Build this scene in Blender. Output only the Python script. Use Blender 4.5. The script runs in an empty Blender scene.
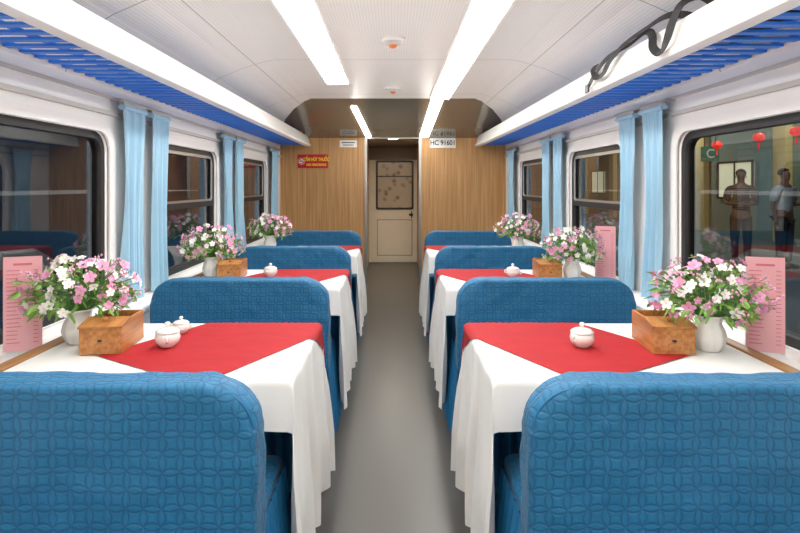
import bpy, bmesh, math, random
from mathutils import Vector, Matrix, noise
random.seed(4)
S=bpy.context.scene; C=S.collection
S.view_settings.view_transform='Standard'
PI=math.pi
def lin(c):
    return tuple(((v/255)/12.92 if v/255<=.04045 else ((v/255+.055)/1.055)**2.4) for v in c)+(1,)
# ---------------------------------------------------------------- materials
def mat(name,c,rough=.5,metal=0,var=.06,scale=6,bump=0,bscale=60,emis=None,es=0,coat=0,sheen=0,sub=0):
    m=bpy.data.materials.new(name); m.use_nodes=True; nt=m.node_tree; N=nt.nodes; L=nt.links
    b=N['Principled BSDF']; b.inputs['Roughness'].default_value=rough; b.inputs['Metallic'].default_value=metal
    b.inputs['Coat Weight'].default_value=coat; b.inputs['Sheen Weight'].default_value=sheen
    tc=N.new('ShaderNodeTexCoord'); no=N.new('ShaderNodeTexNoise'); no.inputs['Scale'].default_value=scale
    L.new(tc.outputs['Object'],no.inputs['Vector'])
    mx=N.new('ShaderNodeMix'); mx.data_type='RGBA'
    l=lin(c); mx.inputs[6].default_value=tuple(v*(1-var) for v in l[:3])+(1,); mx.inputs[7].default_value=tuple(min(1,v*(1+var)) for v in l[:3])+(1,)
    L.new(no.outputs['Fac'],mx.inputs[0]); L.new(mx.outputs[2],b.inputs['Base Color'])
    if bump:
        n2=N.new('ShaderNodeTexNoise'); n2.inputs['Scale'].default_value=bscale; L.new(tc.outputs['Object'],n2.inputs['Vector'])
        bp=N.new('ShaderNodeBump'); bp.inputs['Strength'].default_value=bump; bp.inputs['Distance'].default_value=.01
        L.new(n2.outputs['Fac'],bp.inputs['Height']); L.new(bp.outputs[0],b.inputs['Normal'])
    if emis: b.inputs['Emission Color'].default_value=lin(emis); b.inputs['Emission Strength'].default_value=es
    return m
def wood(name,c1,c2,sc=(60,60,2),rough=.4):
    m=bpy.data.materials.new(name); m.use_nodes=True; nt=m.node_tree; N=nt.nodes; L=nt.links
    b=N['Principled BSDF']; b.inputs['Roughness'].default_value=rough
    tc=N.new('ShaderNodeTexCoord'); mp=N.new('ShaderNodeMapping'); mp.inputs['Scale'].default_value=sc
    no=N.new('ShaderNodeTexNoise'); no.inputs['Scale'].default_value=1; no.inputs['Detail'].default_value=6; no.inputs['Distortion'].default_value=.4
    L.new(tc.outputs['Object'],mp.inputs[0]); L.new(mp.outputs[0],no.inputs['Vector'])
    r=N.new('ShaderNodeValToRGB'); r.color_ramp.elements[0].position=.35; r.color_ramp.elements[1].position=.65
    r.color_ramp.elements[0].color=lin(c1); r.color_ramp.elements[1].color=lin(c2)
    L.new(no.outputs['Fac'],r.inputs[0]); L.new(r.outputs[0],b.inputs['Base Color']); return m
def quilt():
    m=bpy.data.materials.new('blue_quilted_fabric'); m.use_nodes=True; nt=m.node_tree; N=nt.nodes; L=nt.links
    b=N['Principled BSDF']; b.inputs['Roughness'].default_value=.6; b.inputs['Sheen Weight'].default_value=.08
    uv=N.new('ShaderNodeUVMap'); sp=N.new('ShaderNodeSeparateXYZ')
    def M(op,a,bb=None,cc=None):
        n=N.new('ShaderNodeMath'); n.operation=op
        for i,v in enumerate((a,bb,cc)):
            if v is None: continue
            if isinstance(v,(int,float)): n.inputs[i].default_value=v
            else: L.new(v,n.inputs[i])
        return n.outputs[0]
    # slight wobble so the stitching is hand-loose
    wn=N.new('ShaderNodeTexNoise'); wn.inputs['Scale'].default_value=6; L.new(uv.outputs[0],wn.inputs['Vector'])
    va=N.new('ShaderNodeVectorMath'); va.operation='MULTIPLY_ADD'; va.inputs[1].default_value=(.022,.022,0); L.new(wn.outputs['Color'],va.inputs[0]); L.new(uv.outputs[0],va.inputs[2]); L.new(va.outputs[0],sp.inputs[0])
    P=.044
    def cell(s): return M('ABSOLUTE',M('SUBTRACT',M('FRACT',M('ADD',M('MULTIPLY',s,1/P),50)),.5))
    qx,qy=cell(sp.outputs[0]),cell(sp.outputs[1])
    def ring(ax,ay):
        dx=M('ADD',qx,ax); dy=M('ADD',qy,ay)
        return M('ABSOLUTE',M('SUBTRACT',M('SQRT',M('ADD',M('MULTIPLY',dx,dx),M('MULTIPLY',dy,dy))),.7071))
    d=M('MINIMUM',ring(.5,-.5),ring(-.5,.5))
    h=M('POWER',M('MINIMUM',M('MULTIPLY',d,9.0),1.0),.7)
    no=N.new('ShaderNodeTexNoise'); no.inputs['Scale'].default_value=26; no.inputs['Detail'].default_value=4
    tc=N.new('ShaderNodeTexCoord'); L.new(tc.outputs['Object'],no.inputs['Vector'])
    h2=M('ADD',h,M('MULTIPLY',no.outputs['Fac'],3.2))
    bp=N.new('ShaderNodeBump'); bp.inputs['Strength'].default_value=.46; bp.inputs['Distance'].default_value=.003
    L.new(h2,bp.inputs['Height']); L.new(bp.outputs[0],b.inputs['Normal'])
    mx=N.new('ShaderNodeMix'); mx.data_type='RGBA'; mx.inputs[6].default_value=lin((12,82,120)); mx.inputs[7].default_value=lin((20,106,150))
    L.new(h,mx.inputs[0]); L.new(mx.outputs[2],b.inputs['Base Color']); return m
def glassm(name,tint,fac,base=.04):
    """clear sheet whose mirror share rises smoothly toward grazing view (Schlick), the same on both faces"""
    m=bpy.data.materials.new(name); m.use_nodes=True; nt=m.node_tree; N=nt.nodes; L=nt.links
    N.remove(N['Principled BSDF']); o=N['Material Output']
    t=N.new('ShaderNodeBsdfTransparent'); t.inputs[0].default_value=(*tint,1)
    g=N.new('ShaderNodeBsdfGlossy'); g.inputs['Roughness'].default_value=.01
    f=N.new('ShaderNodeLayerWeight'); f.inputs[0].default_value=.5
    pw=N.new('ShaderNodeMath'); pw.operation='POWER'; pw.inputs[1].default_value=3.5; L.new(f.outputs['Facing'],pw.inputs[0])
    a=N.new('ShaderNodeMath'); a.operation='MULTIPLY_ADD'; a.inputs[1].default_value=fac; a.inputs[2].default_value=base
    L.new(pw.outputs[0],a.inputs[0]); x=N.new('ShaderNodeMixShader'); a.use_clamp=True
    L.new(a.outputs[0],x.inputs[0]); L.new(t.outputs[0],x.inputs[1]); L.new(g.outputs[0],x.inputs[2]); L.new(x.outputs[0],o.inputs[0]); return m
def emit(name,c,s):
    return mat(name,c,.5,emis=c,es=s)
def ceilm():
    m=mat('ceiling_panel',(234,231,226),.35,var=.02); N=m.node_tree.nodes; L=m.node_tree.links
    tc=N.new('ShaderNodeTexCoord'); sp=N.new('ShaderNodeSeparateXYZ'); L.new(tc.outputs['Object'],sp.inputs[0])
    a=N.new('ShaderNodeMath'); a.operation='MULTIPLY_ADD'; a.inputs[1].default_value=1/1.5; a.inputs[2].default_value=10.35; L.new(sp.outputs[1],a.inputs[0])
    f=N.new('ShaderNodeMath'); f.operation='FRACT'; L.new(a.outputs[0],f.inputs[0])
    l=N.new('ShaderNodeMath'); l.operation='LESS_THAN'; l.inputs[1].default_value=.006; L.new(f.outputs[0],l.inputs[0])
    ax=N.new('ShaderNodeMath'); ax.operation='ABSOLUTE'; L.new(sp.outputs[0],ax.inputs[0])
    cp=N.new('ShaderNodeMath'); cp.operation='COMPARE'; cp.inputs[1].default_value=.98; cp.inputs[2].default_value=.0025; L.new(ax.outputs[0],cp.inputs[0])
    mm=N.new('ShaderNodeMath'); mm.operation='MAXIMUM'; L.new(l.outputs[0],mm.inputs[0]); L.new(cp.outputs[0],mm.inputs[1])
    b=N['Principled BSDF']; src=b.inputs['Base Color'].links[0].from_socket
    x=N.new('ShaderNodeMix'); x.data_type='RGBA'; x.inputs[7].default_value=lin((170,165,156)); L.new(mm.outputs[0],x.inputs[0]); L.new(src,x.inputs[6])
    # fine perforation
    v=N.new('ShaderNodeVectorMath'); v.operation='SCALE'; v.inputs['Scale'].default_value=60; L.new(tc.outputs['Object'],v.inputs[0])
    fr=N.new('ShaderNodeVectorMath'); fr.operation='FRACTION'; L.new(v.outputs[0],fr.inputs[0])
    s2=N.new('ShaderNodeSeparateXYZ'); L.new(fr.outputs[0],s2.inputs[0])
    cb=N.new('ShaderNodeCombineXYZ'); L.new(s2.outputs[0],cb.inputs[0]); L.new(s2.outputs[1],cb.inputs[1]); cb.inputs[2].default_value=.5
    dd=N.new('ShaderNodeVectorMath'); dd.operation='DISTANCE'; dd.inputs[1].default_value=(.5,.5,.5); L.new(cb.outputs[0],dd.inputs[0])
    lt=N.new('ShaderNodeMath'); lt.operation='LESS_THAN'; lt.inputs[1].default_value=.2; L.new(dd.outputs['Value'],lt.inputs[0])
    lm=N.new('ShaderNodeMath'); lm.operation='MULTIPLY'; lm.inputs[1].default_value=.5; L.new(lt.outputs[0],lm.inputs[0])
    y=N.new('ShaderNodeMix'); y.data_type='RGBA'; y.inputs[7].default_value=lin((170,165,156)); L.new(lm.outputs[0],y.inputs[0]); L.new(x.outputs[2],y.inputs[6]); L.new(y.outputs[2],b.inputs['Base Color'])
    return m
def patterned(name,c1,c2,s):
    m=bpy.data.materials.new(name); m.use_nodes=True; nt=m.node_tree; N=nt.nodes; L=nt.links
    b=N['Principled BSDF']; b.inputs['Roughness'].default_value=.15
    tc=N.new('ShaderNodeTexCoord'); v=N.new('ShaderNodeTexVoronoi'); v.inputs['Scale'].default_value=s; L.new(tc.outputs['Object'],v.inputs['Vector'])
    r=N.new('ShaderNodeValToRGB'); r.color_ramp.elements[0].position=.15; r.color_ramp.elements[1].position=.45
    r.color_ramp.elements[0].color=lin(c1); r.color_ramp.elements[1].color=lin(c2); L.new(v.outputs['Distance'],r.inputs[0]); L.new(r.outputs[0],b.inputs['Base Color']); return m
def striped(name,c1,c2,s):
    m=bpy.data.materials.new(name); m.use_nodes=True; nt=m.node_tree; N=nt.nodes; L=nt.links
    b=N['Principled BSDF']; b.inputs['Roughness'].default_value=.75
    tc=N.new('ShaderNodeTexCoord'); v=N.new('ShaderNodeTexWave'); v.wave_type='BANDS'; v.bands_direction='Z'; v.inputs['Scale'].default_value=s; v.inputs['Distortion'].default_value=.6; L.new(tc.outputs['Object'],v.inputs['Vector'])
    r=N.new('ShaderNodeValToRGB'); r.color_ramp.elements[0].position=.5; r.color_ramp.elements[1].position=.8
    r.color_ramp.elements[0].color=lin(c1); r.color_ramp.elements[1].color=lin(c2); L.new(v.outputs['Fac'],r.inputs[0]); L.new(r.outputs[0],b.inputs['Base Color']); return m
M=dict(
 quilt=quilt(), piping=mat('blue_piping',(20,98,142),.6), skirt=mat('blue_skirt_fabric',(24,110,160),.6,bump=.3,bscale=30),
 white=mat('white_wall_panel',(246,245,243),.4,var=.01), ceil=ceilm(), trim=mat('warm_grey_trim',(200,196,190),.4), fascia=mat('white_rack_fascia',(243,241,238),.35,var=.01),
 blue=mat('blue_rack_metal',(50,128,232),.4), rubber=mat('black_window_rubber',(22,22,24),.5), alu=mat('brushed_aluminium',(175,175,172),.3,.8),
 floor=mat('grey_vinyl_floor',(78,76,72),.32,var=.14,scale=120,bump=.05,bscale=200), part=wood('oak_laminate',(178,130,78),(206,160,106),(45,45,1.2)),
 bwood=wood('golden_box_wood',(160,102,52),(194,136,78),(70,5,70),.35), twood=wood('table_wood',(150,105,60),(184,138,88),(40,4,40),.4),
 cloth=mat('white_tablecloth',(232,231,228),.75,var=.015,bump=.15,bscale=14,sheen=.05), red=mat('red_tablecloth',(164,8,22),.8,var=.12,scale=9,bump=.4,bscale=12),
 curtain=mat('light_blue_matte_curtain',(160,200,222),.8,var=.06,sheen=.1), cer=mat('white_ceramic',(236,235,231),.15,coat=.4,var=.01),
 glass=glassm('window_glass',(.92,.93,.93),.68,.05), black=mat('black_nylon',(14,14,16),.6,bump=.3,bscale=80), dark=mat('dark_metal',(60,60,62),.4,.6),
 green=mat('leaf_green',(126,170,76),.5,var=.3,scale=30), dgreen=mat('stem_green',(90,140,64),.5,var=.2), 
 pink=mat('pink_petal',(238,170,204),.5,var=.12,scale=60), wpet=mat('white_petal',(248,244,242),.5,var=.03), mag=mat('magenta_center',(206,90,142),.5), yel=mat('yellow_center',(226,214,120),.5),
 menu=mat('pink_paper',(250,186,194),.5,var=.03), ink=mat('dark_red_ink',(220,124,140),.6), acr=glassm('clear_acrylic',(.99,.99,.99),.1,.02),
 light=emit('lit_diffuser',(255,253,248),16.5), slope=mat('glossy_bulkhead_panel',(128,122,110),.13,.4,var=.03), door=mat('cream_door',(240,232,212),.4), pane=patterned('door_glass_patterned',(140,120,104),(196,188,170),9),
 brown=mat('dark_corridor_panel',(110,96,78),.4), signr=mat('red_sign',(196,24,32),.4), signw=mat('white_sign',(240,238,232),.4), signy=mat('yellow_sign_lettering',(255,214,40),.4), inkb=mat('black_ink',(20,20,24),.5), orange=mat('orange_plastic',(225,120,50),.4),
 skin=mat('skin_tone',(140,100,80),.5), hair=mat('black_hair',(22,18,16),.6,bump=.4,bscale=120), shirt1=striped('striped_dark_shirt',(46,34,34),(150,124,108),9), pants=mat('dark_trousers',(44,44,52),.7), shirt2=mat('pale_grey_shirt',(196,204,210),.7), eye=mat('eye_dark',(25,20,18),.3),shoe=mat('brown_shoe',(50,36,28),.5),
 plat=mat('platform_concrete',(96,98,92),.7,bump=.2), bwall=mat('station_wall',(130,148,134),.7), ycol=mat('yellow_column_paint',(222,196,130),.6), teal=mat('teal_sign',(30,120,104),.4,emis=(30,130,110),es=.12), litw=emit('lit_station_window',(226,224,190),.6), lant=mat('red_lantern_paper',(230,20,20),.5,emis=(255,30,24),es=.8), gold=mat('gold_trim',(220,160,50),.35,.5),
)
# ---------------------------------------------------------------- helpers
def tag(o,label=None,cat=None,group=None,kind=None):
    if label:o['label']=label
    if cat:o['category']=cat
    if group:o['group']=group
    if kind:o['kind']=kind
    return o
def thing(name,loc=(0,0,0),rz=0,**k):
    o=bpy.data.objects.new(name,None); C.objects.link(o); o.location=loc; o.rotation_euler=(0,0,rz); o.empty_display_size=.05
    return tag(o,**k)
def obj(name,bm,m,parent=None,smooth=False,loc=None,rz=0,norm=True,uvbox=False,**k):
    if isinstance(bm,bmesh.types.BMesh):
        if norm: bmesh.ops.recalc_face_normals(bm,faces=bm.faces)
        if uvbox:
            bm.normal_update(); uv=bm.loops.layers.uv.new('UVMap')
            for f in bm.faces:
                n=f.normal; a=[abs(v) for v in n]
                for l in f.loops:
                    c=l.vert.co
                    l[uv].uv=(c.x,c.z) if a[1]>=max(a[0],a[2]) else ((c.x,c.y) if a[2]>=a[0] else (c.y,c.z))
        me=bpy.data.meshes.new(name); bm.to_mesh(me); bm.free()
    else: me=bm
    ms=m if isinstance(m,(list,tuple)) else [m]
    for x in ms: me.materials.append(x)
    if smooth:
        for p in me.polygons:p.use_smooth=True
        if smooth!='all':
            try: me.set_sharp_from_angle(angle=math.radians(40))
            except Exception: pass
    o=bpy.data.objects.new(name,me); C.objects.link(o)
    if parent:o.parent=parent
    if loc is not None:o.location=loc
    if rz:o.rotation_euler=(0,0,rz)
    return tag(o,**k)
def nb(): return bmesh.new()
def box(bm,x0,x1,y0,y1,z0,z1,bev=0,seg=2):
    b2=bmesh.new() if bev else bm
    if x0>x1:x0,x1=x1,x0
    v=[b2.verts.new(p) for p in ((x0,y0,z0),(x1,y0,z0),(x1,y1,z0),(x0,y1,z0),(x0,y0,z1),(x1,y0,z1),(x1,y1,z1),(x0,y1,z1))]
    for f in ((3,2,1,0),(4,5,6,7),(0,1,5,4),(1,2,6,5),(2,3,7,6),(3,0,4,7)): b2.faces.new([v[i] for i in f])
    if bev:
        bmesh.ops.bevel(b2,geom=b2.edges[:],offset=bev,segments=seg,profile=.5,affect='EDGES')
        me=bpy.data.meshes.new('t'); b2.to_mesh(me); b2.free(); bm.from_mesh(me); bpy.data.meshes.remove(me)
    return bm
def prism(bm,pts,fn,a,b):
    n=len(pts); v0=[bm.verts.new(fn(p[0],p[1],a)) for p in pts]; v1=[bm.verts.new(fn(p[0],p[1],b)) for p in pts]
    for i in range(n): bm.faces.new((v0[i],v0[(i+1)%n],v1[(i+1)%n],v1[i]))
    bm.faces.new(v0[::-1]); bm.faces.new(v1); return bm
def lathe(bm,prof,seg=24,c=(0,0,0),sx=1,sy=1):
    rings=[]
    for r,z in prof:
        if r<1e-5: rings.append([bm.verts.new((c[0],c[1],c[2]+z))])
        else: rings.append([bm.verts.new((c[0]+sx*r*math.cos(2*PI*i/seg),c[1]+sy*r*math.sin(2*PI*i/seg),c[2]+z)) for i in range(seg)])
    for a,b in zip(rings,rings[1:]):
        for i in range(seg):
            j=(i+1)%seg
            if len(a)==1 and len(b)==1: continue
            if len(a)==1: bm.faces.new((a[0],b[i],b[j]))
            elif len(b)==1: bm.faces.new((a[i],a[j],b[0]))
            else: bm.faces.new((a[i],a[j],b[j],b[i]))
    return bm
def cat(pts,n=6):
    P=[Vector(p) for p in pts]; P=[P[0]*2-P[1]]+P+[P[-1]*2-P[-2]]; out=[]
    for i in range(1,len(P)-2):
        for k in range(n):
            t=k/n; a,b,c,d=P[i-1:i+3]
            out.append(.5*((2*b)+(c-a)*t+(2*a-5*b+4*c-d)*t*t+(3*b-a-3*c+d)*t**3))
    out.append(P[-2]); return out
def sweep(bm,pts,w,h,seg=8,up=Vector((0,0,1)),cap=True,closed=False):
    rings=[];n=len(pts)
    for i,p in enumerate(pts):
        p=Vector(p)
        if closed: t=Vector(pts[(i+1)%n])-Vector(pts[i-1])
        else: t=(Vector(pts[min(i+1,n-1)])-Vector(pts[max(i-1,0)]))
        t.normalize(); s=t.cross(up)
        if s.length<.05: s=t.cross(Vector((1,0,0)))
        s.normalize(); u=s.cross(t)
        rings.append([bm.verts.new(p+s*w*math.cos(2*PI*k/seg)+u*h*math.sin(2*PI*k/seg)) for k in range(seg)])
    prs=list(zip(rings,rings[1:]))+([(rings[-1],rings[0])] if closed else [])
    for a,b in prs:
        for k in range(seg): bm.faces.new((a[k],a[(k+1)%seg],b[(k+1)%seg],b[k]))
    if cap and not closed: bm.faces.new(rings[0][::-1]); bm.faces.new(rings[-1])
    return bm
def rrect(x0,x1,y0,y1,r,n=6,r2=None):
    r2=r if r2 is None else r2; out=[]
    for cx,cy,a,rr in ((x1,y1,0,r),(x0,y1,90,r),(x0,y0,180,r2),(x1,y0,270,r2)):
        ccx=cx-rr if cx==x1 else cx+rr; ccy=cy-rr if cy==y1 else cy+rr
        for k in range(n+1):
            t=math.radians(a+90*k/n); out.append((ccx+rr*math.cos(t),ccy+rr*math.sin(t)))
    return out
def plate(loops,fn,a,b):
    cu=bpy.data.curves.new('t','CURVE'); cu.dimensions='2D'; cu.fill_mode='BOTH'; cu.extrude=.5
    for lp in loops:
        s=cu.splines.new('POLY'); s.points.add(len(lp)-1); s.use_cyclic_u=True
        for p,q in zip(s.points,lp): p.co=(q[0],q[1],0,1)
    o=bpy.data.objects.new('t',cu); C.objects.link(o); bpy.context.view_layer.update()
    me=bpy.data.meshes.new_from_object(o.evaluated_get(bpy.context.evaluated_depsgraph_get()))
    bpy.data.objects.remove(o); bpy.data.curves.remove(cu)
    for v in me.vertices: v.co=fn(v.co.x,v.co.y,a+(b-a)*(v.co.z+.5))
    bm=bmesh.new(); bm.from_mesh(me); bpy.data.meshes.remove(me); bmesh.ops.remove_doubles(bm,verts=bm.verts,dist=1e-5); return bm
def text(s,size,m,parent,loc,name='lettering',ext=.001,rot=(PI/2,0,0),bold=0,sx=1):
    cu=bpy.data.curves.new('t','FONT'); cu.body=s; cu.size=size; cu.extrude=ext; cu.offset=bold; cu.align_x='CENTER'; cu.align_y='CENTER'
    o=bpy.data.objects.new('t',cu); C.objects.link(o); bpy.context.view_layer.update()
    me=bpy.data.meshes.new_from_object(o.evaluated_get(bpy.context.evaluated_depsgraph_get())); bpy.data.objects.remove(o)
    for v in me.vertices: v.co.x*=sx
    me.materials.clear(); me.materials.append(m)
    o=bpy.data.objects.new(name,me); C.objects.link(o); o.parent=parent; o.location=loc; o.rotation_euler=rot; return o
def copy_tree(o,parent=None):
    c=o.copy(); C.objects.link(c)
    if parent: c.parent=parent
    for ch in list(o.children): copy_tree(ch,c)
    return c
def rnd(a,b): return random.uniform(a,b)
def soften(bm,voxel=.011,it=5,amp=.004,freq=7,seed=0):
    """voxel-remesh a hard shape into a soft padded one with slight lumps"""
    bmesh.ops.recalc_face_normals(bm,faces=bm.faces)
    me=bpy.data.meshes.new('t'); bm.to_mesh(me); bm.free(); o=bpy.data.objects.new('t',me); C.objects.link(o)
    r=o.modifiers.new('r','REMESH'); r.mode='VOXEL'; r.voxel_size=voxel
    s=o.modifiers.new('s','SMOOTH'); s.factor=.5; s.iterations=it
    bpy.context.view_layer.update()
    m2=bpy.data.meshes.new_from_object(o.evaluated_get(bpy.context.evaluated_depsgraph_get())); bpy.data.objects.remove(o)
    b=bmesh.new(); b.from_mesh(m2); bpy.data.meshes.remove(m2); b.normal_update()
    for v in b.verts: 
        c=v.co*freq+Vector((seed,0,0)); c2=Vector((v.co.x*22+v.co.z*16,v.co.y*10,v.co.z*9-v.co.x*7+seed))
        v.co+=v.normal*(amp*(noise.noise(c)+.6*noise.noise(c*2.3))+amp*.45*noise.noise(c2))
    return b
# ---------------------------------------------------------------- shell
Y0,Y1=-1.6,7.2; W=1.45
obj('floor',box(nb(),-W,W,Y0,10.2,-.06,0),M['floor'],kind='structure')
hp=[(W,1.86),(1.42,1.96),(1.36,2.04),(1.24,2.115),(1.08,2.185),(.92,2.235),(.84,2.25)]
prof=[(-x,z) for x,z in hp]+hp[::-1]+[(W+.08,1.86),(W+.08,2.36),(-W-.08,2.36),(-W-.08,1.86)]
obj('ceiling',prism(nb(),prof,lambda x,z,y:(x,y,z),Y0,Y1),M['ceil'],kind='structure')
wins=[(1.42,2.84,False),(3.50,4.58,True),(5.32,6.36,True)]
WZ0,WZ1=.765,1.625
wn=0
for sd,nm in ((-1,'left'),(1,'right')):
    fn=lambda a,b,c,sd=sd:(sd*c,a,b)
    holes=[rrect(a,b,WZ0,WZ1,.10) for a,b,_ in wins]
    obj('wall_'+nm,plate([[(Y0,0),(Y1,0),(Y1,1.9),(Y0,1.9)]]+holes,fn,W,W+.08),M['white'],kind='structure')
    bm=nb(); box(bm,sd*1.28,sd*W,Y0,Y1,0,.70); box(bm,sd*1.272,sd*W,Y0,Y1,.70,.735,.008)
    obj('trim_%d'%(1 if sd<0 else 2),bm,M['white'],kind='structure',smooth=True)
    bm=nb(); box(bm,sd*(W-.018),sd*W,Y0,Y1,1.715,1.735); box(bm,sd*(W-.012),sd*W,Y0,Y1,1.80,1.815)
    obj('trim_%d'%(3 if sd<0 else 4),bm,M['trim'],kind='structure')
    obj('baseboard_'+nm,box(nb(),sd*1.265,sd*1.28,Y0,Y1,0,.1),M['trim'],kind='structure')
    for a,b,sash in wins:
        wn+=1; w=thing('window_%d'%wn,(sd*W,(a+b)/2,(WZ0+WZ1)/2),kind='structure')
        hw,hh=(b-a)/2,(WZ1-WZ0)/2; f2=lambda u,v,c,sd=sd:(sd*c,u,v)
        obj('window_surround',plate([rrect(-hw-.05,hw+.05,-hh-.03,hh+.05,.14),rrect(-hw,hw,-hh,hh,.10)],f2,-.018,0),M['fascia'],w)
        obj('window_frame',plate([rrect(-hw,hw,-hh,hh,.10),rrect(-hw+.035,hw-.035,-hh+.035,hh-.035,.07)],f2,.012,.06),M['rubber'],w)
        if sash:
            z=1.215-(WZ0+WZ1)/2
            obj('sash_bar',box(nb(),sd*.008,sd*.06,-hw+.03,hw-.03,z-.02,z+.02),M['rubber'],w)
            obj('sash_frame',plate([rrect(-hw+.035,hw-.035,z+.02,hh-.035,.03),rrect(-hw+.055,hw-.055,z+.035,hh-.055,.02)],f2,.015,.03),M['alu'],w)
        obj('pane',box(nb(),sd*.036,sd*.040,-hw+.03,hw-.03,-hh+.03,hh-.03),M['glass'],w)
obj('wall_back',box(nb(),-W-.08,W+.08,Y0-.06,Y0,0,2.36),M['part'],kind='structure')
# partition with opening
OX,OZ=.345,1.97
obj('wall_far',plate([[(-W,0),(-OX,0),(-OX,OZ),(OX,OZ),(OX,0),(W,0),(W,2.3),(-W,2.3)]],lambda a,b,c:(a,c,b),Y1,Y1+.05),M['part'],kind='structure')
bm=nb(); 
for s in(-1,1): box(bm,s*(OX-.012),s*(OX+.02),Y1-.012,Y1+.062,0,OZ+.02)
box(bm,-OX,OX,Y1-.012,Y1+.062,OZ-.012,OZ+.02)
obj('trim_5',bm,M['alu'],kind='structure')
# sloped glossy bulkhead
bm=nb(); v=[bm.verts.new(p) for p in((-W,5.7,2.262),(W,5.7,2.262),(W,Y1,1.965),(-W,Y1,1.965),(-W,5.7,2.30),(W,5.7,2.30),(W,Y1,2.30),(-W,Y1,2.30))]
for f in((0,1,2,3),(4,5,6,7),(0,1,5,4),(2,3,7,6),(1,2,6,5),(0,3,7,4)): bm.faces.new([v[i] for i in f])
obj('ceiling_bulkhead',bm,M['slope'],kind='structure')
# corridor beyond
bm=nb(); box(bm,-.5,-.42,Y1+.05,9.8,0,2.1); obj('wall_corridor_left',bm,M['door'],kind='structure')
obj('wall_corridor_right',box(nb(),.42,.5,Y1+.05,9.8,0,2.1),M['part'],kind='structure')
obj('ceiling_corridor',box(nb(),-.5,.5,Y1+.05,9.86,2.02,2.1),M['brown'],kind='structure')
obj('wall_corridor_end',plate([[(-.5,0),(-.42,0),(-.42,1.80),(.42,1.80),(.42,0),(.5,0),(.5,2.1),(-.5,2.1)]],lambda a,b,c:(a,c,b),9.8,9.86),M['brown'],kind='structure')
d=thing('door_1',(0,9.82,0),kind='structure')
obj('door_leaf',box(nb(),-.42,.42,-.01,.03,0.005,1.80,.006),M['door'],d)
obj('door_frame',plate([rrect(-.30,.36,.93,1.79,.03),rrect(-.265,.325,.965,1.755,.02)],lambda a,b,c:(a,c,b),-.03,-.01),M['dark'],d)
obj('pane',box(nb(),-.28,.34,-.016,-.01,.95,1.77),M['pane'],d)
hb=nb(); box(hb,.28,.35,-.045,-.012,.82,.86,.006); box(hb,.315,.335,-.07,-.04,.78,.90,.006)
obj('door_handle',hb,M['dark'],d)
obj('glazing_bar',box(nb(),-.265,.325,-.026,-.014,1.50,1.52),M['dark'],d)
obj('kick_panel',plate([rrect(-.28,.34,.12,.76,.02),rrect(-.265,.325,.135,.745,.02)],lambda a,b,c:(a,c,b),-.018,-.01),M['alu'],d)
t=thing('corridor_fill',(0,7.8,2.02),label='added flat round lamp brightening the passage to the cream door',cat='lamp')  # lamp added out of sight to brighten the passage
obj('diffuser',lathe(nb(),[(0,-.014),(.10,-.012),(.11,-.006),(.11,0)]),emit('corridor_fill_glow',(255,246,230),130),t,smooth=True)
obj('rim',lathe(nb(),[(.11,-.012),(.13,-.010),(.13,0),(.11,0)]),M['alu'],t,smooth=True)
# ---------------------------------------------------------------- ceiling lights
for sd,nm in((-1,'left'),(1,'right')):
    t=thing('ceiling_light',(sd*.475,2.1,2.25),label='long bright white ceiling light strip %s of the smoke detectors'%nm,cat='ceiling light')
    e=2.72 if sd<0 else 3.58
    obj('diffuser',box(nb(),-.09,.09,-3.6,e,-.022,-.001,.006),M['light'],t)
    bm=nb()
    for s in(-1,1): box(bm,s*.09,s*.106,-3.62,e+.02,-.016,0)
    box(bm,-.106,.106,e,e+.02,-.018,0); box(bm,-.106,.106,-3.62,-3.60,-.018,0)
    obj('frame',bm,M['fascia'],t)
    # slim tapering glow standing in for the light strip's reflection on the sloped panel
    t=thing('bulkhead_reflection',(0,0,0),label='slim glowing strip imitating a light reflection on the glossy sloping panel, %s of the passage opening'%nm,cat='ceiling light')
    x=((.39,.45,.28,.34) if sd<0 else (.40,.52,.34,.45)); bm=nb()
    ya,yb=(6.0 if sd<0 else 5.72),7.12; za=lambda y:2.262-(y-5.7)*.198
    vs=[(sd*x[0],ya,za(ya)-.014),(sd*x[1],ya,za(ya)-.014),(sd*x[3],yb,za(yb)-.014),(sd*x[2],yb,za(yb)-.014)]
    lo=[bm.verts.new(p) for p in vs]; hi=[bm.verts.new((p[0],p[1],p[2]+.0125)) for p in vs]
    bm.faces.new(lo); bm.faces.new(hi[::-1])
    for i in range(4): bm.faces.new((lo[i],lo[(i+1)%4],hi[(i+1)%4],hi[i]))
    obj('diffuser',bm,M['light'],t)  # glowing mesh imitates the reflection, not a fitting of its own
for y,l in((3.4,'round white ceiling smoke detector with small orange centre, nearer of two'),(5.1,'round white ceiling smoke detector by the glossy sloping panel, farther of two')):
    t=thing('smoke_detector',(0,y,2.25),label=l,cat='smoke detector',group='ceiling smoke detectors')
    obj('base',lathe(nb(),[(.075,0),(.077,-.014),(.06,-.022),(0,-.022)]),M['cer'],t,smooth=True)
    obj('collar',lathe(nb(),[(.052,-.02),(.05,-.036),(.036,-.042),(.0,-.042)]),M['trim'],t,smooth=True)
    obj('cap',lathe(nb(),[(.026,-.040),(.024,-.052),(.014,-.058),(0,-.058)]),M['orange'],t,smooth=True)
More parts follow.
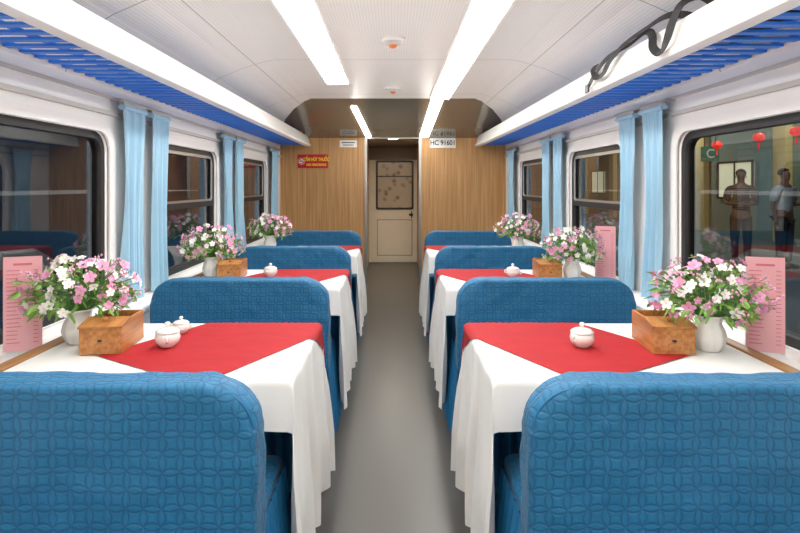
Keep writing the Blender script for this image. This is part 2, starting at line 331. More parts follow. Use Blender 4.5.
# ---------------------------------------------------------------- luggage racks
fp=[(1.125,1.856),(1.075,1.852),(1.062,1.856),(1.056,1.866),(1.055,1.880),(1.062,1.886),(1.066,1.892),(1.092,1.985),(1.10,1.992),(1.112,1.990),(1.118,1.980),(1.09,1.885),(1.125,1.88)]
for sd,nm in((-1,'left'),(1,'right')):
    t=thing('luggage_rack',(0,0,0),label='long blue slatted luggage rack with white front edge above the %s windows'%nm,cat='luggage rack',group='overhead luggage racks')
    obj('fascia',prism(nb(),[(sd*x,z) for x,z in fp],lambda x,z,y:(x,y,z),Y0,Y1),M['fascia'],t,smooth=True)
    bm=nb(); y=.4
    while y<Y1-.03: box(bm,sd*1.105,sd*1.435,y,y+.036,1.870,1.880); y+=.092
    obj('slats',bm,M['blue'],t)
    bm=nb()
    for xx in(1.12,1.27,1.425): box(bm,sd*(xx-.01),sd*(xx+.01),Y0,Y1,1.880,1.892)
    obj('rail',bm,M['blue'],t)
    for y in (.6,2.1,3.6,5.1,6.6):
        obj('bracket',prism(nb(),[(sd*1.10,1.892),(sd*1.44,1.892),(sd*1.44,1.955),(sd*1.40,1.955),(sd*1.2,1.915),(sd*1.10,1.915)],lambda x,z,c:(x,c,z),y,y+.03),M['fascia'],t)
# ---------------------------------------------------------------- curtains
def curtain(sd,ya,yb,label,seed):
    random.seed(seed); t=thing('curtain',(sd*1.395,(ya+yb)/2,0),label=label,cat='curtain',group='light blue window curtains')
    n,mz=60,30; hw=(yb-ya)/2; bm=nb(); V=[]; ph=rnd(0,6); p2=rnd(0,6)
    for j in range(mz+1):
        z=1.765-j/mz*1.022; q=j/mz; wid=1-.34*math.sin(min(1,q*1.25)*PI*.5)+.16*max(0,q-.55)
        row=[]
        for i in range(n+1):
            u=i/n*2-1; folds=.6*math.sin(u*8+ph+.9*math.sin(q*3+ph))+.4*math.sin(u*17+p2+1.4*math.sin(q*4))+.35*math.sin(u*33+ph)*max(0,1-q*3)
            row.append(bm.verts.new((sd*(-.024*folds*(.5+.8*q)),u*hw*wid+.014*math.sin(q*4+ph),z)))
        V.append(row)
    for j in range(mz):
        for i in range(n): bm.faces.new((V[j][i],V[j][i+1],V[j+1][i+1],V[j+1][i]))
    obj('fabric',bm,M['curtain'],t,smooth='all',norm=False)
    obj('heading',sweep(nb(),[(0,-hw,1.762),(0,hw,1.762)],.022,.014),M['curtain'],t,smooth=True)
    obj('runner',box(nb(),-.012,.012,-hw,hw,1.775,1.788),M['alu'],t)
gaps=[(2.88,3.14,'first','near'),(3.22,3.47,'first','far'),(4.60,4.90,'second','near'),(4.96,5.26,'second','far'),(6.42,6.78,'third','near')]
for sd,nm in((-1,'left'),(1,'right')):
    for k,(a,b,w,e) in enumerate(gaps):
        if w=='third': l='light blue pleated curtain against the wooden partition on the %s wall'%nm
        else: l='light blue pleated curtain on %s wall, %s one in the %s pair between windows'%(nm,'nearer' if e=='near' else 'farther',w)
        curtain(sd,a,b,l,k+3*(sd+2))
    for y0,y1 in((2.84,3.5),(4.56,5.30),(6.38,6.84)):
        tr=tag(obj('curtain_rail',box(nb(),sd*1.38,sd*1.41,y0,y1,1.788,1.80,.003),M['alu']),cat='curtain rail',group='curtain rails',
            label='short metal curtain rail on %s wall, %s'%(nm,{2.84:'over the nearest pair of curtains',4.56:'over the middle pair of curtains',6.38:'over the single curtain by the partition'}[y0]))
        for y in(y0+.03,y1-.05): obj('rail_bracket',box(nb(),sd*1.39,sd*W,y,y+.02,1.79,1.80),M['alu'],tr)
# ---------------------------------------------------------------- benches
def make_bench():
    t=thing('bench')
    HW,TH,HT=.458,.056,.877
    out=rrect(-HW,HW,.40,HT,.12,8,.03)
    bm=prism(nb(),out,lambda x,z,y:(x,y,z),-TH,TH)
    es=[e for e in bm.edges if abs(e.verts[0].co.y-e.verts[1].co.y)<1e-6]
    bmesh.ops.bevel(bm,geom=es,offset=.034,segments=4,profile=.5,affect='EDGES')
    back=obj('backrest',soften(bm,.009,7,.0055,8),M['quilt'],t,smooth='all',uvbox=True)
    for s in(-1,1):
        pts=[(x,s*(TH-.015),z) for x,z in rrect(-HW+.011,HW-.011,.41,HT-.011,.112,8,.03)]
        obj('piping',sweep(nb(),pts,.004,.004,6,closed=True,up=Vector((0,1,0))),M['piping'],back,smooth=True)
    for s in(-1,1):
        a,b=s*(TH-.01),s*(TH+.40); 
        bm=nb(); box(bm,-HW+.02,HW-.028,min(a,b),max(a,b),.405,.482,.03,4)
        obj('seat',soften(bm,.012,5,.005,8,s*5),M['quilt'],t,smooth='all',uvbox=True)
        path=[];X=HW-.034;yb=TH+.388;n1=80
        for k in range(n1): path.append((X,TH-.02+(yb-TH+.02)*k/n1,1,0))
        for k in range(150): path.append((X-2*X*k/150,yb,0,1))
        for k in range(n1+1): path.append((-X,yb-(yb-TH+.02)*k/n1,-1,0))
        bm=nb();V=[];mz=14
        for j in range(mz+1):
            q=j/mz; z=.452-q*.412; row=[]
            for i,(x,y,nx,ny) in enumerate(path):
                a=i*.62+.9*math.sin(i*.11)+.4*math.sin(i*.037)
                f=math.sin(a)*(.005+.014*q)+.009+.034*q**.8+.005*math.sin(i*.21+q*4)*q
                row.append(bm.verts.new((x+nx*f,s*(y+ny*f),z+(.008*math.sin(a) if j==0 else 0))))
            V.append(row)
        for j in range(mz):
            for i in range(len(path)-1): bm.faces.new((V[j][i],V[j][i+1],V[j+1][i+1],V[j+1][i]))
        obj('skirt',bm,M['skirt'],t,smooth='all')
        for sx in(-1,1):
            bm=nb(); box(bm,sx*.36,sx*.40,min(s*.28,s*.32),max(s*.28,s*.32),0.006,.41); box(bm,sx*.35,sx*.41,min(s*.27,s*.33),max(s*.27,s*.33),0,.008)
            obj('leg',bm,M['dark'],t)
    return t
bench=make_bench(); first=True
names=['nearest the camera','second from the camera','third from the camera','farthest from the camera']
for sd,nm in((-1,'left'),(1,'right')):
    for k in range(4):
        o=bench if first else copy_tree(bench); first=False
        o.location=(sd*.785,1.40+1.5*k,0)
        if sd<0: o.rotation_euler=(0,0,PI)
        tag(o,'blue quilted dining bench %s, %s of the aisle'%(names[k],nm),'bench','blue quilted benches')
for o in [x for x in C.objects if x.name.startswith('bench') and x.location.x>0]: o.rotation_euler=(0,0,PI)
for o in [x for x in C.objects if x.name.startswith('bench') and x.location.x<0]: o.rotation_euler=(0,0,0)
# ---------------------------------------------------------------- tables and cloths
TT=.775
def drape(t,y,lift=0):
    ot=max(0,t-.47); oy=max(0,abs(y)-.325); s=1 if y>0 else -1
    drop=math.sqrt(ot*ot+oy*oy); X=min(t,.47); Yv=max(-.325,min(.325,y)); e=min(1,drop/.03)
    if ot>0: 
        q=ot/.66; nz=noise.noise(Vector((y*5,q*1.5,3)))
        X+=.014*min(1,ot/.02)+.022*q+ (.019*math.sin(y*25+1.0+1.4*math.sin(y*6)+2*nz)+.010*math.sin(y*49+q*3+3*nz)+.014*nz)*min(1,q*1.4)+lift
        Yv+=.016*math.sin(y*23+q*3)*q
    if oy>0:
        X2=.010*math.sin(t*26)+.005*math.sin(t*47)
        Yv+=s*(.012*min(1,oy/.02)+.12*oy+X2*oy/.17*(0 if ot>0 else 1)+lift)
        if ot>0: Yv+=s*oy*.30*min(1,ot/.25)
    return X,Yv,TT+.004+lift-drop+.006*(1-math.cos(min(1,drop/.02)*PI/2))
def sheet(fn,n,m):
    bm=nb(); V=[[bm.verts.new(fn(i/n,j/m)) for i in range(n+1)] for j in range(m+1)]
    for j in range(m):
        for i in range(n): bm.faces.new((V[j][i],V[j][i+1],V[j+1][i+1],V[j+1][i]))
    return bm
ordn=['nearest','second','third']
for sd,nm in((-1,'left'),(1,'right')):
    t=thing('dining_table')
    bm=nb(); box(bm,-sd*.47,sd*.44,-.325,.325,TT-.03,TT,.004); obj('tabletop',bm,M['twood'],t)
    obj('edge_rail',box(nb(),sd*.44,sd*.487,-.33,.33,TT-.034,TT+.008,.005),M['twood'],t)
    bm=nb(); sweep(bm,[(-sd*.05,0,.02),(-sd*.05,0,TT-.03)],.035,.035,16); obj('pedestal',bm,M['dark'],t,smooth=True)
    obj('base_plate',lathe(nb(),[(0,.025),(.13,.02),(.15,.008),(.15,0),(0,0)],28,(-sd*.05,0,0)),M['dark'],t,smooth=True)
    def fw(u,v):
        X,Yv,Z=drape(-.43+u*(.47+.43+.655),-.49+v*.98); return(-sd*X,Yv,Z)
    wc=obj('white_tablecloth',sheet(fw,90,84),M['cloth'],smooth='all',norm=False)
    Nn=Vector((.565,1.615)); U=Vector((-.45,.89)); Vv=Vector((.84,.54))
    def fr(u,v):
        p=Nn+U*u*.90+Vv*v*.52; X,Yv,Z=drape(.785-p.x,p.y-2.03,.0035)
        if Z>TT+.004: Z+=.003*max(0,noise.noise(Vector((p.x*9+p.y*4,p.y*7,sd))))
        return(-sd*X,Yv,Z)
    rc=obj('red_tablecloth',sheet(fr,64,42),M['red'],smooth='all',norm=False)
    for k in range(3):
        a,b,c=(t,wc,rc) if k==0 else (copy_tree(t),copy_tree(wc),copy_tree(rc))
        L=(sd*.785,2.03+1.5*k,0)
        for o in(a,b,c):o.location=L
        tag(a,'wooden edged pedestal dining table under white cloth, %s on the %s of the aisle'%(ordn[k],nm),'table','dining tables')
        tag(b,'white tablecloth hanging low into the aisle from %s %s table'%(ordn[k],nm),'tablecloth','white tablecloths')
        tag(c,'red overlay cloth laid diagonally on the %s table %s of the aisle'%(ordn[k],nm),'tablecloth','red overlay cloths')
# ---------------------------------------------------------------- bouquets
def vase_mesh():
    bm=nb(); pr=[(0,0),(.036,0),(.040,.004),(.052,.03),(.056,.05),(.050,.075),(.040,.095),(.043,.115),(.052,.124),(.048,.125),(.036,.1),(.04,.07),(.03,.01),(0,.008)]
    lathe(bm,pr,40)
    for v in bm.verts:
        r=math.hypot(v.co.x,v.co.y)
        if r>.03:
            a=math.atan2(v.co.y,v.co.x); k=1+.035*math.cos(a*10); v.co.x*=k; v.co.y*=k
    return bm
def blossom_mesh(name,m1,m2,R,dbl=False):
    bm=nb()
    for ring in range(2 if dbl else 1):
      for k in range(5):
        a=2*PI*(k+.5*ring)/5; ca,sa=math.cos(a),math.sin(a); rows=[]; rs=1-.32*ring; hz=.12*ring
        for r,w,h in((.12,.10,0),(.45,.34,.10),(.78,.36,.20),(1.0,.14,.16)):
            rows.append([bm.verts.new(((r*rs*ca-wv*w*rs*sa)*R,(r*rs*sa+wv*w*rs*ca)*R,(h+hz+.08*abs(wv))*R)) for wv in(-1,0,1)])
        for p,q in zip(rows,rows[1:]):
            for i in(0,1): bm.faces.new((p[i],p[i+1],q[i+1],q[i]))
    nf=len(bm.faces); lathe(bm,[(0,-.1*R),(.13*R,0),(.12*R,.12*R),(0,.25*R)],8); bm.faces.ensure_lookup_table()
    for f in bm.faces[nf:]: f.material_index=1
    me=bpy.data.meshes.new(name); bm.to_mesh(me); bm.free(); me.materials.append(m1); me.materials.append(m2)
    for p in me.polygons:p.use_smooth=True
    return me
BL=[blossom_mesh('pink_blossom',M['pink'],M['mag'],.0195,True),blossom_mesh('white_blossom',M['wpet'],M['yel'],.0185),blossom_mesh('small_pink_blossom',M['pink'],M['wpet'],.014),blossom_mesh('white_pink_blossom',M['wpet'],M['mag'],.016,True)]
def make_bouquet(seed):
    random.seed(seed); t=thing('bouquet'); stems=nb(); leaves=nb(); buds=nb(); mouth=Vector((0,0,.10)); cen=Vector((0,0,.192))
    def leaf(p,d,Lh,wd):
        d=d.normalized(); s=d.cross(Vector((rnd(-1,1),rnd(-1,1),rnd(-1,1)))).normalized(); n=s.cross(d)
        pv=None
        for q,w in((0,.15),(.3,.9),(.6,1),(.85,.55),(1,.05)):
            c=p+d*Lh*q-Vector((0,0,1))*Lh*.25*q*q
            row=[leaves.verts.new(c-s*wd*w+n*wd*.3),leaves.verts.new(c),leaves.verts.new(c+s*wd*w+n*wd*.3)]
            if pv:
                for i in(0,1): leaves.faces.new((pv[i],pv[i+1],row[i+1],row[i]))
            pv=row
    for k in range(99):
        th=k*2.39996+rnd(-.3,.3); el=math.asin(min(1,-.50+1.5*(k+.5)/99)); d=Vector((math.cos(th)*math.cos(el),math.sin(th)*math.cos(el),math.sin(el)))
        rr=rnd(.72,1.16); p=cen+Vector((d.x*.190*rr,d.y*.15*rr,d.z*.120*rr))
        if p.z<.10: p.z=.10+rnd(0,.02)
        m=BL[random.choices(range(4),(.28,.27,.22,.23))[0]]
        o=bpy.data.objects.new('blossom',m); C.objects.link(o); o.parent=t; o.location=p
        dd=(d+Vector((rnd(-.5,.5),rnd(-.5,.5)-.35,rnd(-.3,.3)))).normalized(); o.rotation_euler=dd.to_track_quat('Z','X').to_euler(); s=rnd(.85,1.2); o.scale=(s,s,s)
        mid=mouth.lerp(p,.5)+Vector((0,0,.03)); sweep(stems,cat([Vector((rnd(-.015,.015),rnd(-.015,.015),.05)),mouth+Vector((d.x*.02,d.y*.02,0)),mid,p],3),.0013,.0013,4)
        for q in range(4):
            st=mouth.lerp(p,rnd(.5,1.0)); leaf(st,d+Vector((rnd(-.9,.9),rnd(-.9,.9),rnd(-.6,.6))),rnd(.022,.045),rnd(.005,.009))
    for k in range(22):
        th=rnd(0,2*PI); el=rnd(-.3,1.3); d=Vector((math.cos(th)*math.cos(el),math.sin(th)*math.cos(el),math.sin(el)))
        p=cen+Vector((d.x*.215,d.y*.165,d.z*.138)); sweep(stems,cat([mouth,mouth.lerp(p,.5)+Vector((0,0,.02)),p],4),.0012,.0012,4)
        for q in range(5):
            c=mouth.lerp(p,rnd(.88,1.02))+Vector((rnd(-.014,.014),rnd(-.014,.014),rnd(-.012,.012))); lathe(buds,[(0,-.005),(.004,-.001),(.004,.002),(0,.006)],6,c)
    obj('stems',stems,M['dgreen'],t,smooth='all'); obj('leaves',leaves,M['green'],t,smooth='all'); tag(obj('buds',buds,M['pink'],t,smooth='all'),kind='stuff')
    return t
vm=vase_mesh(); vase=obj('vase',vm,M['cer'],smooth='all')
B=[make_bouquet(11),make_bouquet(23)]
n=0; CT=TT+.006
for k in range(3):
    for si,(sd,nm) in enumerate(((-1,'left'),(1,'right'))):
        v=vase if n==0 else copy_tree(vase); b=B[si] if k==0 else copy_tree(B[(si+k)%2]); n+=1
        v.location=(-1.155,2.06+1.5*k,CT) if sd<0 else (1.11,1.97+1.5*k,CT); b.location=v.location; b.rotation_euler=(0,0,[0,.5,-.5][k])
        if k==2: v.location.x=b.location.x=sd*1.11
        tag(v,'small white ribbed ceramic vase on the %s table %s of the aisle'%(ordn[k],nm),'vase','white flower vases')
        tag(b,'bouquet of pink and white artificial flowers on the %s %s table'%(ordn[k],nm),'flowers','pink and white bouquets')
# ---------------------------------------------------------------- lidded pots
def make_pot(name='sugar_bowl'):
    t=thing(name)
    obj('body',lathe(nb(),[(0,0),(.024,0),(.027,.004),(.040,.018),(.043,.032),(.040,.046),(.037,.050),(.034,.045),(.038,.032),(.025,.008),(0,.006)],28),M['cer'],t,smooth='all')
    l=obj('lid',lathe(nb(),[(.040,.050),(.041,.054),(.030,.062),(.010,.068),(0,.069)],28),M['cer'],t,smooth='all')
    obj('knob',lathe(nb(),[(.006,.066),(.006,.072),(.011,.077),(.008,.085),(0,.087)],16),M['cer'],l,smooth='all')
    for s in(-1,1):
        obj('handle',sweep(nb(),cat([(s*.040,0,.040),(s*.051,0,.042),(s*.052,0,.030),(s*.041,0,.022)],5),.0035,.0035,8,up=Vector((0,1,0))),M['cer'],t,smooth='all')
    return t
pot=make_pot(); cups=[(.675,2.0,1,1,'white lidded sugar bowl on red cloth of nearest right table'),(-.805,2.0,1.02,-1,'larger white lidded sugar bowl at front on nearest left table'),(-.825,2.18,.76,-1,'smaller white lidded pot behind the larger one on nearest left table'),
 (-.77,3.52,1,-1,'white lidded bowl on the second left table'),(.75,3.5,1,1,'white lidded bowl on the second right table'),]
for i,(x,y,s,sd,l) in enumerate(cups):
    o=pot if i==0 else copy_tree(pot); o.location=(x,y,TT+.009); o.scale=(s,s,s); o.rotation_euler=(0,0,i*1.3+.6); tag(o,l,'sugar bowl','white lidded bowls')
# ---------------------------------------------------------------- wooden boxes
def make_box():
    t=thing('condiment_box'); w,l,h,th=.07,.105,.105,.008
    bm=nb(); box(bm,-w,w,-l,l,0,th); box(bm,-w,w,-l,-l+th,th,h*.82,.002); box(bm,-w,w,l-th,l,th,h,.002)
    for s in(-1,1): prism(bm,[(-l+th,th),(l-th,th),(l-th,h),(-.01,h),(-l+th,h*.82)],lambda y,z,x:(x,y,z),s*(w-th),s*w)
    obj('body',bm,M['bwood'],t)
    obj('divider',box(nb(),-w+th,w-th,-.030,-.024,th,h-.004),M['bwood'],t)
    ld=obj('lid',prism(nb(),[(-l-.004,h*.82+.001),(-.028,h-.002),(-.028,h+.006),(-l-.004,h*.82+.008)],lambda y,z,x:(x,y,z),-w-.003,w+.003),M['bwood'],t)
    obj('knob',lathe(nb(),[(0,0),(.006,.001),(.006,.008),(.010,.012),(.006,.018),(0,.019)],14,(0,-.065,h*.89+.004)),M['bwood'],ld,smooth='all')
    obj('front_knob',lathe(nb(),[(0,0),(.007,0),(.007,.004),(0,.005)],12,(0,-l-.005,.045)),M['dark'],t,smooth='all')
    obj('inner_shade',box(nb(),-w+th+.001,w-th-.001,-.022,l-th-.001,th,th+.004),M['rubber'],t)  # black sheet puts the shade inside the open half into colour
    return t
wb=make_box(); n=0
for k in range(2):
    for sd,nm in((-1,'left'),(1,'right')):
        o=wb if n==0 else copy_tree(wb); n+=1; o.location=(sd*(1.005 if sd<0 else .965),2.01+1.5*k,TT+.009); o.rotation_euler=(0,0,-sd*.08 if k==0 else -sd*.05)
        tag(o,'varnished wooden condiment box beside the vase on the %s %s table'%(ordn[k],nm),'wooden box','wooden condiment boxes')
# ---------------------------------------------------------------- menu cards
def make_menu():
    t=thing('menu_card')
    obj('sheet',box(nb(),-.062,.062,-.001,.001,.012,.360),M['menu'],t)
    bm=nb(); 
    random.seed(9)
    box(bm,-.030,.030,-.0022,-.001,.328,.336)
    for i in range(19):
        w=rnd(.03,.055); box(bm,-.052,-.052+w,-.0022,-.001,.308-i*.0148,.311-i*.0148); box(bm,.034,.050,-.0022,-.001,.308-i*.0148,.311-i*.0148)
    obj('printing',bm,M['ink'],t)
    bm=nb(); box(bm,-.065,.065,-.0045,-.0028,0.004,.363); box(bm,-.065,.065,.0018,.0035,0.004,.363); obj('holder',bm,M['acr'],t)
    obj('foot',box(nb(),-.065,.065,-.035,.035,0,.004),M['acr'],t)
    return t
mn=make_menu()
for i,(x,y,r,l) in enumerate(((1.362,2.05,-.35,'pink printed menu card in clear stand on right ledge by the nearest flowers'),(-1.368,2.07,.35,'pink printed menu card in clear stand on left ledge by the nearest flowers'),(1.365,3.6,-.35,'small pink menu card behind the second right bouquet'))):
    o=mn if i==0 else copy_tree(mn); o.location=(x,y,.7355); o.rotation_euler=(0,0,r); tag(o,l,'menu card','pink menu cards')
# ---------------------------------------------------------------- signs
t=thing('no_smoking_sign',(-1.03,Y1-.006,1.665),label='red no smoking sign with yellow lettering on left oak partition',cat='sign')
obj('plate',box(nb(),-.195,.195,-.003,.006,-.088,.088,.002),M['signr'],t)
obj('symbol_disc',prism(nb(),[(-.145+.044*math.cos(a*PI/12),.0+.044*math.sin(a*PI/12)) for a in range(24)],lambda x,z,y:(x,y,z),-.005,-.003),M['signw'],t)
obj('symbol_ring',plate([[(-.145+.040*math.cos(a*PI/12),.040*math.sin(a*PI/12)) for a in range(24)],[(-.145+.030*math.cos(a*PI/12),.030*math.sin(a*PI/12)) for a in range(24)]],lambda x,z,y:(x,y,z),-.007,-.005),M['signr'],t)
obj('symbol_cigarette',box(nb(),-.166,-.124,-.007,-.005,-.005,.005),M['inkb'],t)
obj('symbol_bar',prism(nb(),[(-.175,.024),(-.169,.030),(-.115,-.024),(-.121,-.030)],lambda x,z,y:(x,y,z),-.008,-.0055),M['signr'],t)
text('CẤM HÚT THUỐC',.060,M['signy'],t,(.046,-.005,.022),bold=.0024,sx=.66); text('NO SMOKING',.040,M['signy'],t,(.046,-.005,-.046),bold=.0016)
t=thing('car_number_plate',(.64,Y1-.006,1.90),label='white plate reading HC 91601 on right oak partition',cat='sign')
obj('plate',box(nb(),-.165,.165,-.003,.006,-.064,.064,.002),M['signw'],t); text('HC 91601',.088,M['inkb'],t,(0,-.005,0),bold=.0016,sx=.88)
t=thing('small_plate',(-.575,Y1-.006,1.89),label='small white printed plate high on left partition beside the opening',cat='sign')
obj('plate',box(nb(),-.11,.11,-.003,.006,-.045,.045,.002),M['signw'],t)
bm=nb(); box(bm,-.085,.085,-.005,-.003,.008,.02); box(bm,-.07,.07,-.005,-.003,-.022,-.012); obj('printing',bm,M['inkb'],t)
# ---------------------------------------------------------------- bag on rack
t=thing('backpack',(1.245,1.98,1.894),label='black backpack lying on the right luggage rack with dangling straps',cat='bag')
bm=nb(); bmesh.ops.create_uvsphere(bm,u_segments=32,v_segments=18,radius=1)
def sq(v,p): return math.copysign(abs(v)**p,v)
for v in bm.verts: v.co=Vector((sq(v.co.x,.55)*.115,sq(v.co.y,.55)*.23,sq(v.co.z,.6)*.055+.055))
obj('body',bm,M['black'],t,smooth='all')
bm=nb(); box(bm,-.07,.06,-.12,.12,.09,.118,.012,3); obj('pocket',bm,M['black'],t,smooth=True)
X0=Vector((1.245,1.98,1.894))
def ribbon(pts,nm='strap'): 
    # flat webbing: constant width across the run, very thin
    P=cat([Vector(p)-X0 for p in pts],7); bm=nb(); rows=[]
    for i,p in enumerate(P):
        tg=(P[min(i+1,len(P)-1)]-P[max(i-1,0)]).normalized(); s=tg.cross(Vector((-.7,-.55,.45))).normalized(); nn=s.cross(tg)
        rows.append([bm.verts.new(p+s*a*.0165+nn*b*.0014) for a,b in((-1,-1),(1,-1),(1,1),(-1,1))])
    for a,b in zip(rows,rows[1:]):
        for k in range(4): bm.faces.new((a[k],a[(k+1)%4],b[(k+1)%4],b[k]))
    bm.faces.new(rows[0][::-1]); bm.faces.new(rows[-1]); obj(nm,bm,M['black'],t)
ribbon([(1.17,2.00,1.99),(1.12,2.03,2.045),(1.075,2.08,2.035),(1.055,2.11,1.98),(1.040,2.13,1.91),(1.038,2.18,1.875),(1.040,2.24,1.91),(1.06,2.29,1.97),(1.085,2.40,2.015),(1.095,2.60,2.010),(1.085,2.80,2.006),(1.055,2.90,1.95),(1.042,2.98,1.89)])
ribbon([(1.17,2.10,1.985),(1.10,2.22,2.035),(1.085,2.42,2.030),(1.08,2.60,2.018),(1.055,2.72,1.965),(1.040,2.78,1.91),(1.038,2.86,1.91),(1.055,2.95,1.965),(1.095,3.02,2.006)])
bm=nb(); box(bm,1.028-X0.x,1.038-X0.x,2.955-X0.y,3.005-X0.y,1.85-X0.z,1.895-X0.z,.004); obj('buckle',bm,M['dark'],t)
# ---------------------------------------------------------------- outside platform
PZ=-.1
obj('platform_ground',box(nb(),1.75,14,4,36,PZ-.2,PZ),M['plat'],kind='structure')
t=thing('station_building',(10,20,PZ),label='pale green station building with lit windows across the platform at right',cat='building')
obj('wall',box(nb(),0,.3,-12,15,0,4.6),M['bwall'],t)
obj('awning',box(nb(),-1.0,.3,-12,15,3.7,3.85),M['dark'],t)
for y in(-8.2,-4.5,-.9,2.8,6.4,10.0):
    f=obj('window',box(nb(),-.05,0,y,y+1.6,1.1,2.1,.01),M['litw'],t)
    bm=nb(); box(bm,-.09,-.05,y-.06,y,1.04,2.16); box(bm,-.09,-.05,y+1.6,y+1.66,1.04,2.16); box(bm,-.09,-.05,y-.06,y+1.66,2.1,2.16); box(bm,-.09,-.05,y-.06,y+1.66,1.04,1.1); box(bm,-.08,-.05,y+.78,y+.82,1.1,2.1)
    obj('window_frame',bm,M['dark'],f)
    obj('pilaster',box(nb(),-.18,0,y+2.2,y+2.7,0,3.6,.02),M['ycol'],t)
t=thing('platform_sign',(8.6,15.2,2.2),label='dim teal station sign with a white letter C seen through right window',cat='sign')
obj('panel',box(nb(),-.24,.24,-.03,.03,-.20,.20,.01),M['teal'],t); text('C',.34,M['signw'],t,(0,-.035,0),bold=.004)
for s in(-.15,.15): obj('hanger',sweep(nb(),[(s,0,.20),(s,0,1.2)],.012,.012,8),M['dark'],t)
def lantern():
    t=thing('red_lantern'); 
    obj('shade',lathe(nb(),[(.04,-.09),(.08,-.075),(.11,-.04),(.12,0),(.11,.04),(.08,.075),(.04,.09)],24),M['lant'],t,smooth='all')
    bm=nb(); lathe(bm,[(0,.115),(.042,.115),(.042,.085),(0,.085)],20); lathe(bm,[(0,-.115),(.042,-.115),(.042,-.085),(0,-.085)],20); obj('cap',bm,M['gold'],t,smooth=True)
    obj('tassel',lathe(nb(),[(0,-.115),(.014,-.13),(.018,-.26),(0,-.26)],10),M['lant'],t,smooth=True)
    obj('cord',sweep(nb(),[(0,0,.11),(0,0,1.12)],.006,.006,6),M['dark'],t); return t
ln=lantern()
for i,(x,y,z,l) in enumerate(((8.1,12.4,2.42,'red paper lantern outside right window, middle one of three'),(8.1,14.0,2.36,'red paper lantern outside right window, leftmost and farthest'),(8.1,11.25,2.44,'red paper lantern outside right window, rightmost and nearest'))):
    o=ln if i==0 else copy_tree(ln); o.location=(x,y,z); tag(o,l,'lantern','red platform lanterns')
def skin(name,vs,es,m,parent,sub=2):
    me=bpy.data.meshes.new(name); me.from_pydata([v[0] for v in vs],es,[]); o=bpy.data.objects.new('t',me); C.objects.link(o)
    md=o.modifiers.new('s','SKIN'); md.use_smooth_shade=True
    if not me.skin_vertices: me.skin_vertices.new()
    for i,v in enumerate(vs):
        r=v[1]; me.skin_vertices[0].data[i].radius=(r,r) if not isinstance(r,tuple) else r
    me.skin_vertices[0].data[0].use_root=True
    s2=o.modifiers.new('u','SUBSURF'); s2.levels=sub; s2.render_levels=sub
    bpy.context.view_layer.update()
    r=bpy.data.meshes.new_from_object(o.evaluated_get(bpy.context.evaluated_depsgraph_get())); bpy.data.objects.remove(o)
    for p in r.polygons:p.use_smooth=True
    return obj(name,r,m,parent)
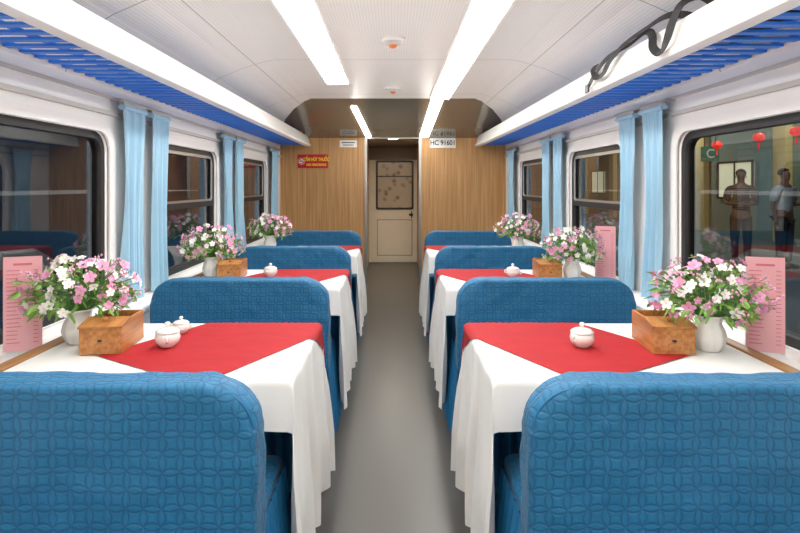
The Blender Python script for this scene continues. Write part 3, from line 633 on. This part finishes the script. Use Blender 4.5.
def person(loc,rz,label,shirt,pose):
    t=thing('person',loc,rz,label=label,cat='person'); # faces -Y locally
    vs=[((0,0,.95),(.14,.10)),((0,.0,1.10),(.13,.095)),((0,0,1.28),(.15,.10)),((0,.005,1.42),(.10,.075)),((0,0,1.50),(.052,.055)),((0,-.015,1.58),(.068,.08)),((0,-.01,1.66),(.078,.095)),((0,0,1.71),(.05,.06))]
    es=[(0,1),(1,2),(2,3),(3,4),(4,5),(5,6),(6,7)]
    arms={}
    for s in(-1,1):
        b=len(vs); vs+=[((s*.09,0,.86),.09),((s*.10,0,.48),.058),((s*.10,.01,.10),.04),((s*.11,-.12,.035),(.038,.03))]
        es+=[(0,b),(b,b+1),(b+1,b+2),(b+2,b+3)]
        a=len(vs)
        if pose=='cross' : A=[(s*.19,0,1.39),(s*.24,.0,1.12),(s*.10,-.20,1.12)]; hd=Vector((-s*1,-.15,.05))
        elif s==1: A=[(s*.19,0,1.39),(s*.25,.03,1.10),(s*.22,-.22,1.18)]; hd=Vector((0,-.8,.6))
        else: A=[(s*.19,0,1.39),(s*.24,.03,1.11),(s*.25,-.04,.86)]; hd=Vector((0,-.15,-1))
        hd.normalize(); vs+=[(A[0],.06),(A[1],.042),(A[2],.027)]; es+=[(3,a),(a,a+1),(a+1,a+2)]
        pal=Vector(A[2])+hd*.06; vs.append((tuple(pal),(.034,.016))); es.append((a+2,a+3)); arms[s]=(A,)
        side=hd.cross(Vector((0,1,.1))); side=Vector((0,1,0)) if side.length<.1 else side.normalized()
        for q,(off,ln_) in enumerate(((-.026,.060),(-.009,.078),(.009,.074),(.026,.056))):
            k=len(vs); p1=pal+hd*.03+side*off; vs+=[(tuple(p1),.0085),(tuple(p1+hd*ln_*.55),.008),(tuple(p1+hd*ln_+Vector((0,-.015,0))),.006)]; es+=[(a+3,k),(k,k+1),(k+1,k+2)]
        k=len(vs); p1=pal+side*-.035-hd*.01; vs+=[(tuple(p1),.010),(tuple(p1+side*-.015+hd*.035),.008)]; es+=[(a+3,k),(k,k+1)]
    skin('body',vs,es,M['skin'],t)
    sv=[((0,0,.93),(.165,.12)),((0,0,1.10),(.155,.115)),((0,0,1.28),(.175,.12)),((0,.005,1.41),(.12,.085)),((0,0,1.455),(.07,.065))]; se=[(0,1),(1,2),(2,3),(3,4)]
    for s in(-1,1):
        A=arms[s][0]; a=len(sv); sv+=[(A[0],.085),(tuple(Vector(A[0]).lerp(Vector(A[1]),.85)),.070)]; se+=[(3,a),(a,a+1)]
    sh=skin('shirt',sv,se,shirt,t)
    pv=[((0,0,.95),(.155,.115))]; pe=[]
    for s in(-1,1):
        a=len(pv); pv+=[((s*.09,0,.84),.105),((s*.10,0,.48),.078),((s*.10,.01,.09),.06)]; pe+=[(0,a),(a,a+1),(a+1,a+2)]
    skin('trousers',pv,pe,M['pants'],t)
    for s in(-1,1):
        bm=nb(); bmesh.ops.create_uvsphere(bm,u_segments=16,v_segments=10,radius=1)
        for v in bm.verts: v.co=Vector((s*.105+v.co.x*.05,-.06+v.co.y*.135,max(.0,.045+v.co.z*.05)))
        obj('shoe',bm,M['shoe'],t,smooth='all')
    hb=nb(); bmesh.ops.create_uvsphere(hb,u_segments=24,v_segments=16,radius=1)
    for v in hb.verts:
        z=v.co.z; front=v.co.y<-.35 and z<.45; v.co=Vector((v.co.x*.086,v.co.y*.102+.012,1.675+z*.085 if z>-.5 else 1.675-.5*.085))
        if front: v.co.y=max(v.co.y,-.02)
    obj('hair',hb,M['hair'],t,smooth='all')
    for s in(-1,1):
        obj('eye',lathe(nb(),[(0,-.008),(.010,0),(0,.008)],8,(s*.030,-.098,1.63)),M['eye'],t)
        obj('ear',lathe(nb(),[(0,-.03),(.014,-.015),(.016,.01),(0,.03)],10,(s*.08,.0,1.615),.5,1),M['skin'],t,smooth='all')
    nbm=nb(); v=[nbm.verts.new(p) for p in((0,-.098,1.635),(-.014,-.096,1.595),(.014,-.096,1.595),(0,-.122,1.600))]
    for f in((0,1,3),(0,3,2),(1,2,3),(0,2,1)): nbm.faces.new([v[i] for i in f])
    obj('nose',nbm,M['skin'],t); obj('mouth',box(nb(),-.022,.022,-.097,-.085,1.564,1.572,.002),M['signr'],t)
    return t
person((6.4,10.3,PZ),-.5,'person in dark striped shirt standing with folded arms outside right window',M['shirt1'],'cross')
person((6.85,9.8,PZ),.3,'person in pale shirt with one hand raised, outside at right edge',M['shirt2'],'raise')
def lamp(n,loc,e,c,r=.15):
    l=bpy.data.lights.new(n,'POINT'); l.energy=e; l.color=c; l.shadow_soft_size=r; o=bpy.data.objects.new(n,l); C.objects.link(o); o.location=loc
lamp('platform_fill',(8.6,12.5,3.5),120,(.97,1,.9)); lamp('platform_fill',(8.0,19,4.2),300,(.97,1,.9)); lamp('platform_fill',(4.5,8.0,3.4),170,(.95,.98,1))  # fill lights added so the platform and people show, no fixtures
# unseen fill light added below the ceiling to brighten it, no fitting there
l=bpy.data.lights.new('ceiling_fill','AREA'); l.shape='RECTANGLE'; l.size=1.6; l.size_y=8.0; l.energy=30; l.color=(1,.98,.95)
o=bpy.data.objects.new('ceiling_fill',l); C.objects.link(o); o.location=(0,2.7,1.30); o.rotation_euler=(PI,0,0)
# world
w=bpy.data.worlds.new('night'); S.world=w; w.use_nodes=True; w.node_tree.nodes['Background'].inputs[0].default_value=(.02,.03,.05,1); w.node_tree.nodes['Background'].inputs[1].default_value=.5
# camera
cd=bpy.data.cameras.new('camera'); co=bpy.data.objects.new('camera',cd); C.objects.link(co); co.location=(0,0,1.36); co.rotation_euler=(PI/2,0,0)
cd.lens=25.2; cd.sensor_width=36; cd.shift_x=7/800; cd.shift_y=-81.5/800; cd.clip_start=.05; S.camera=co
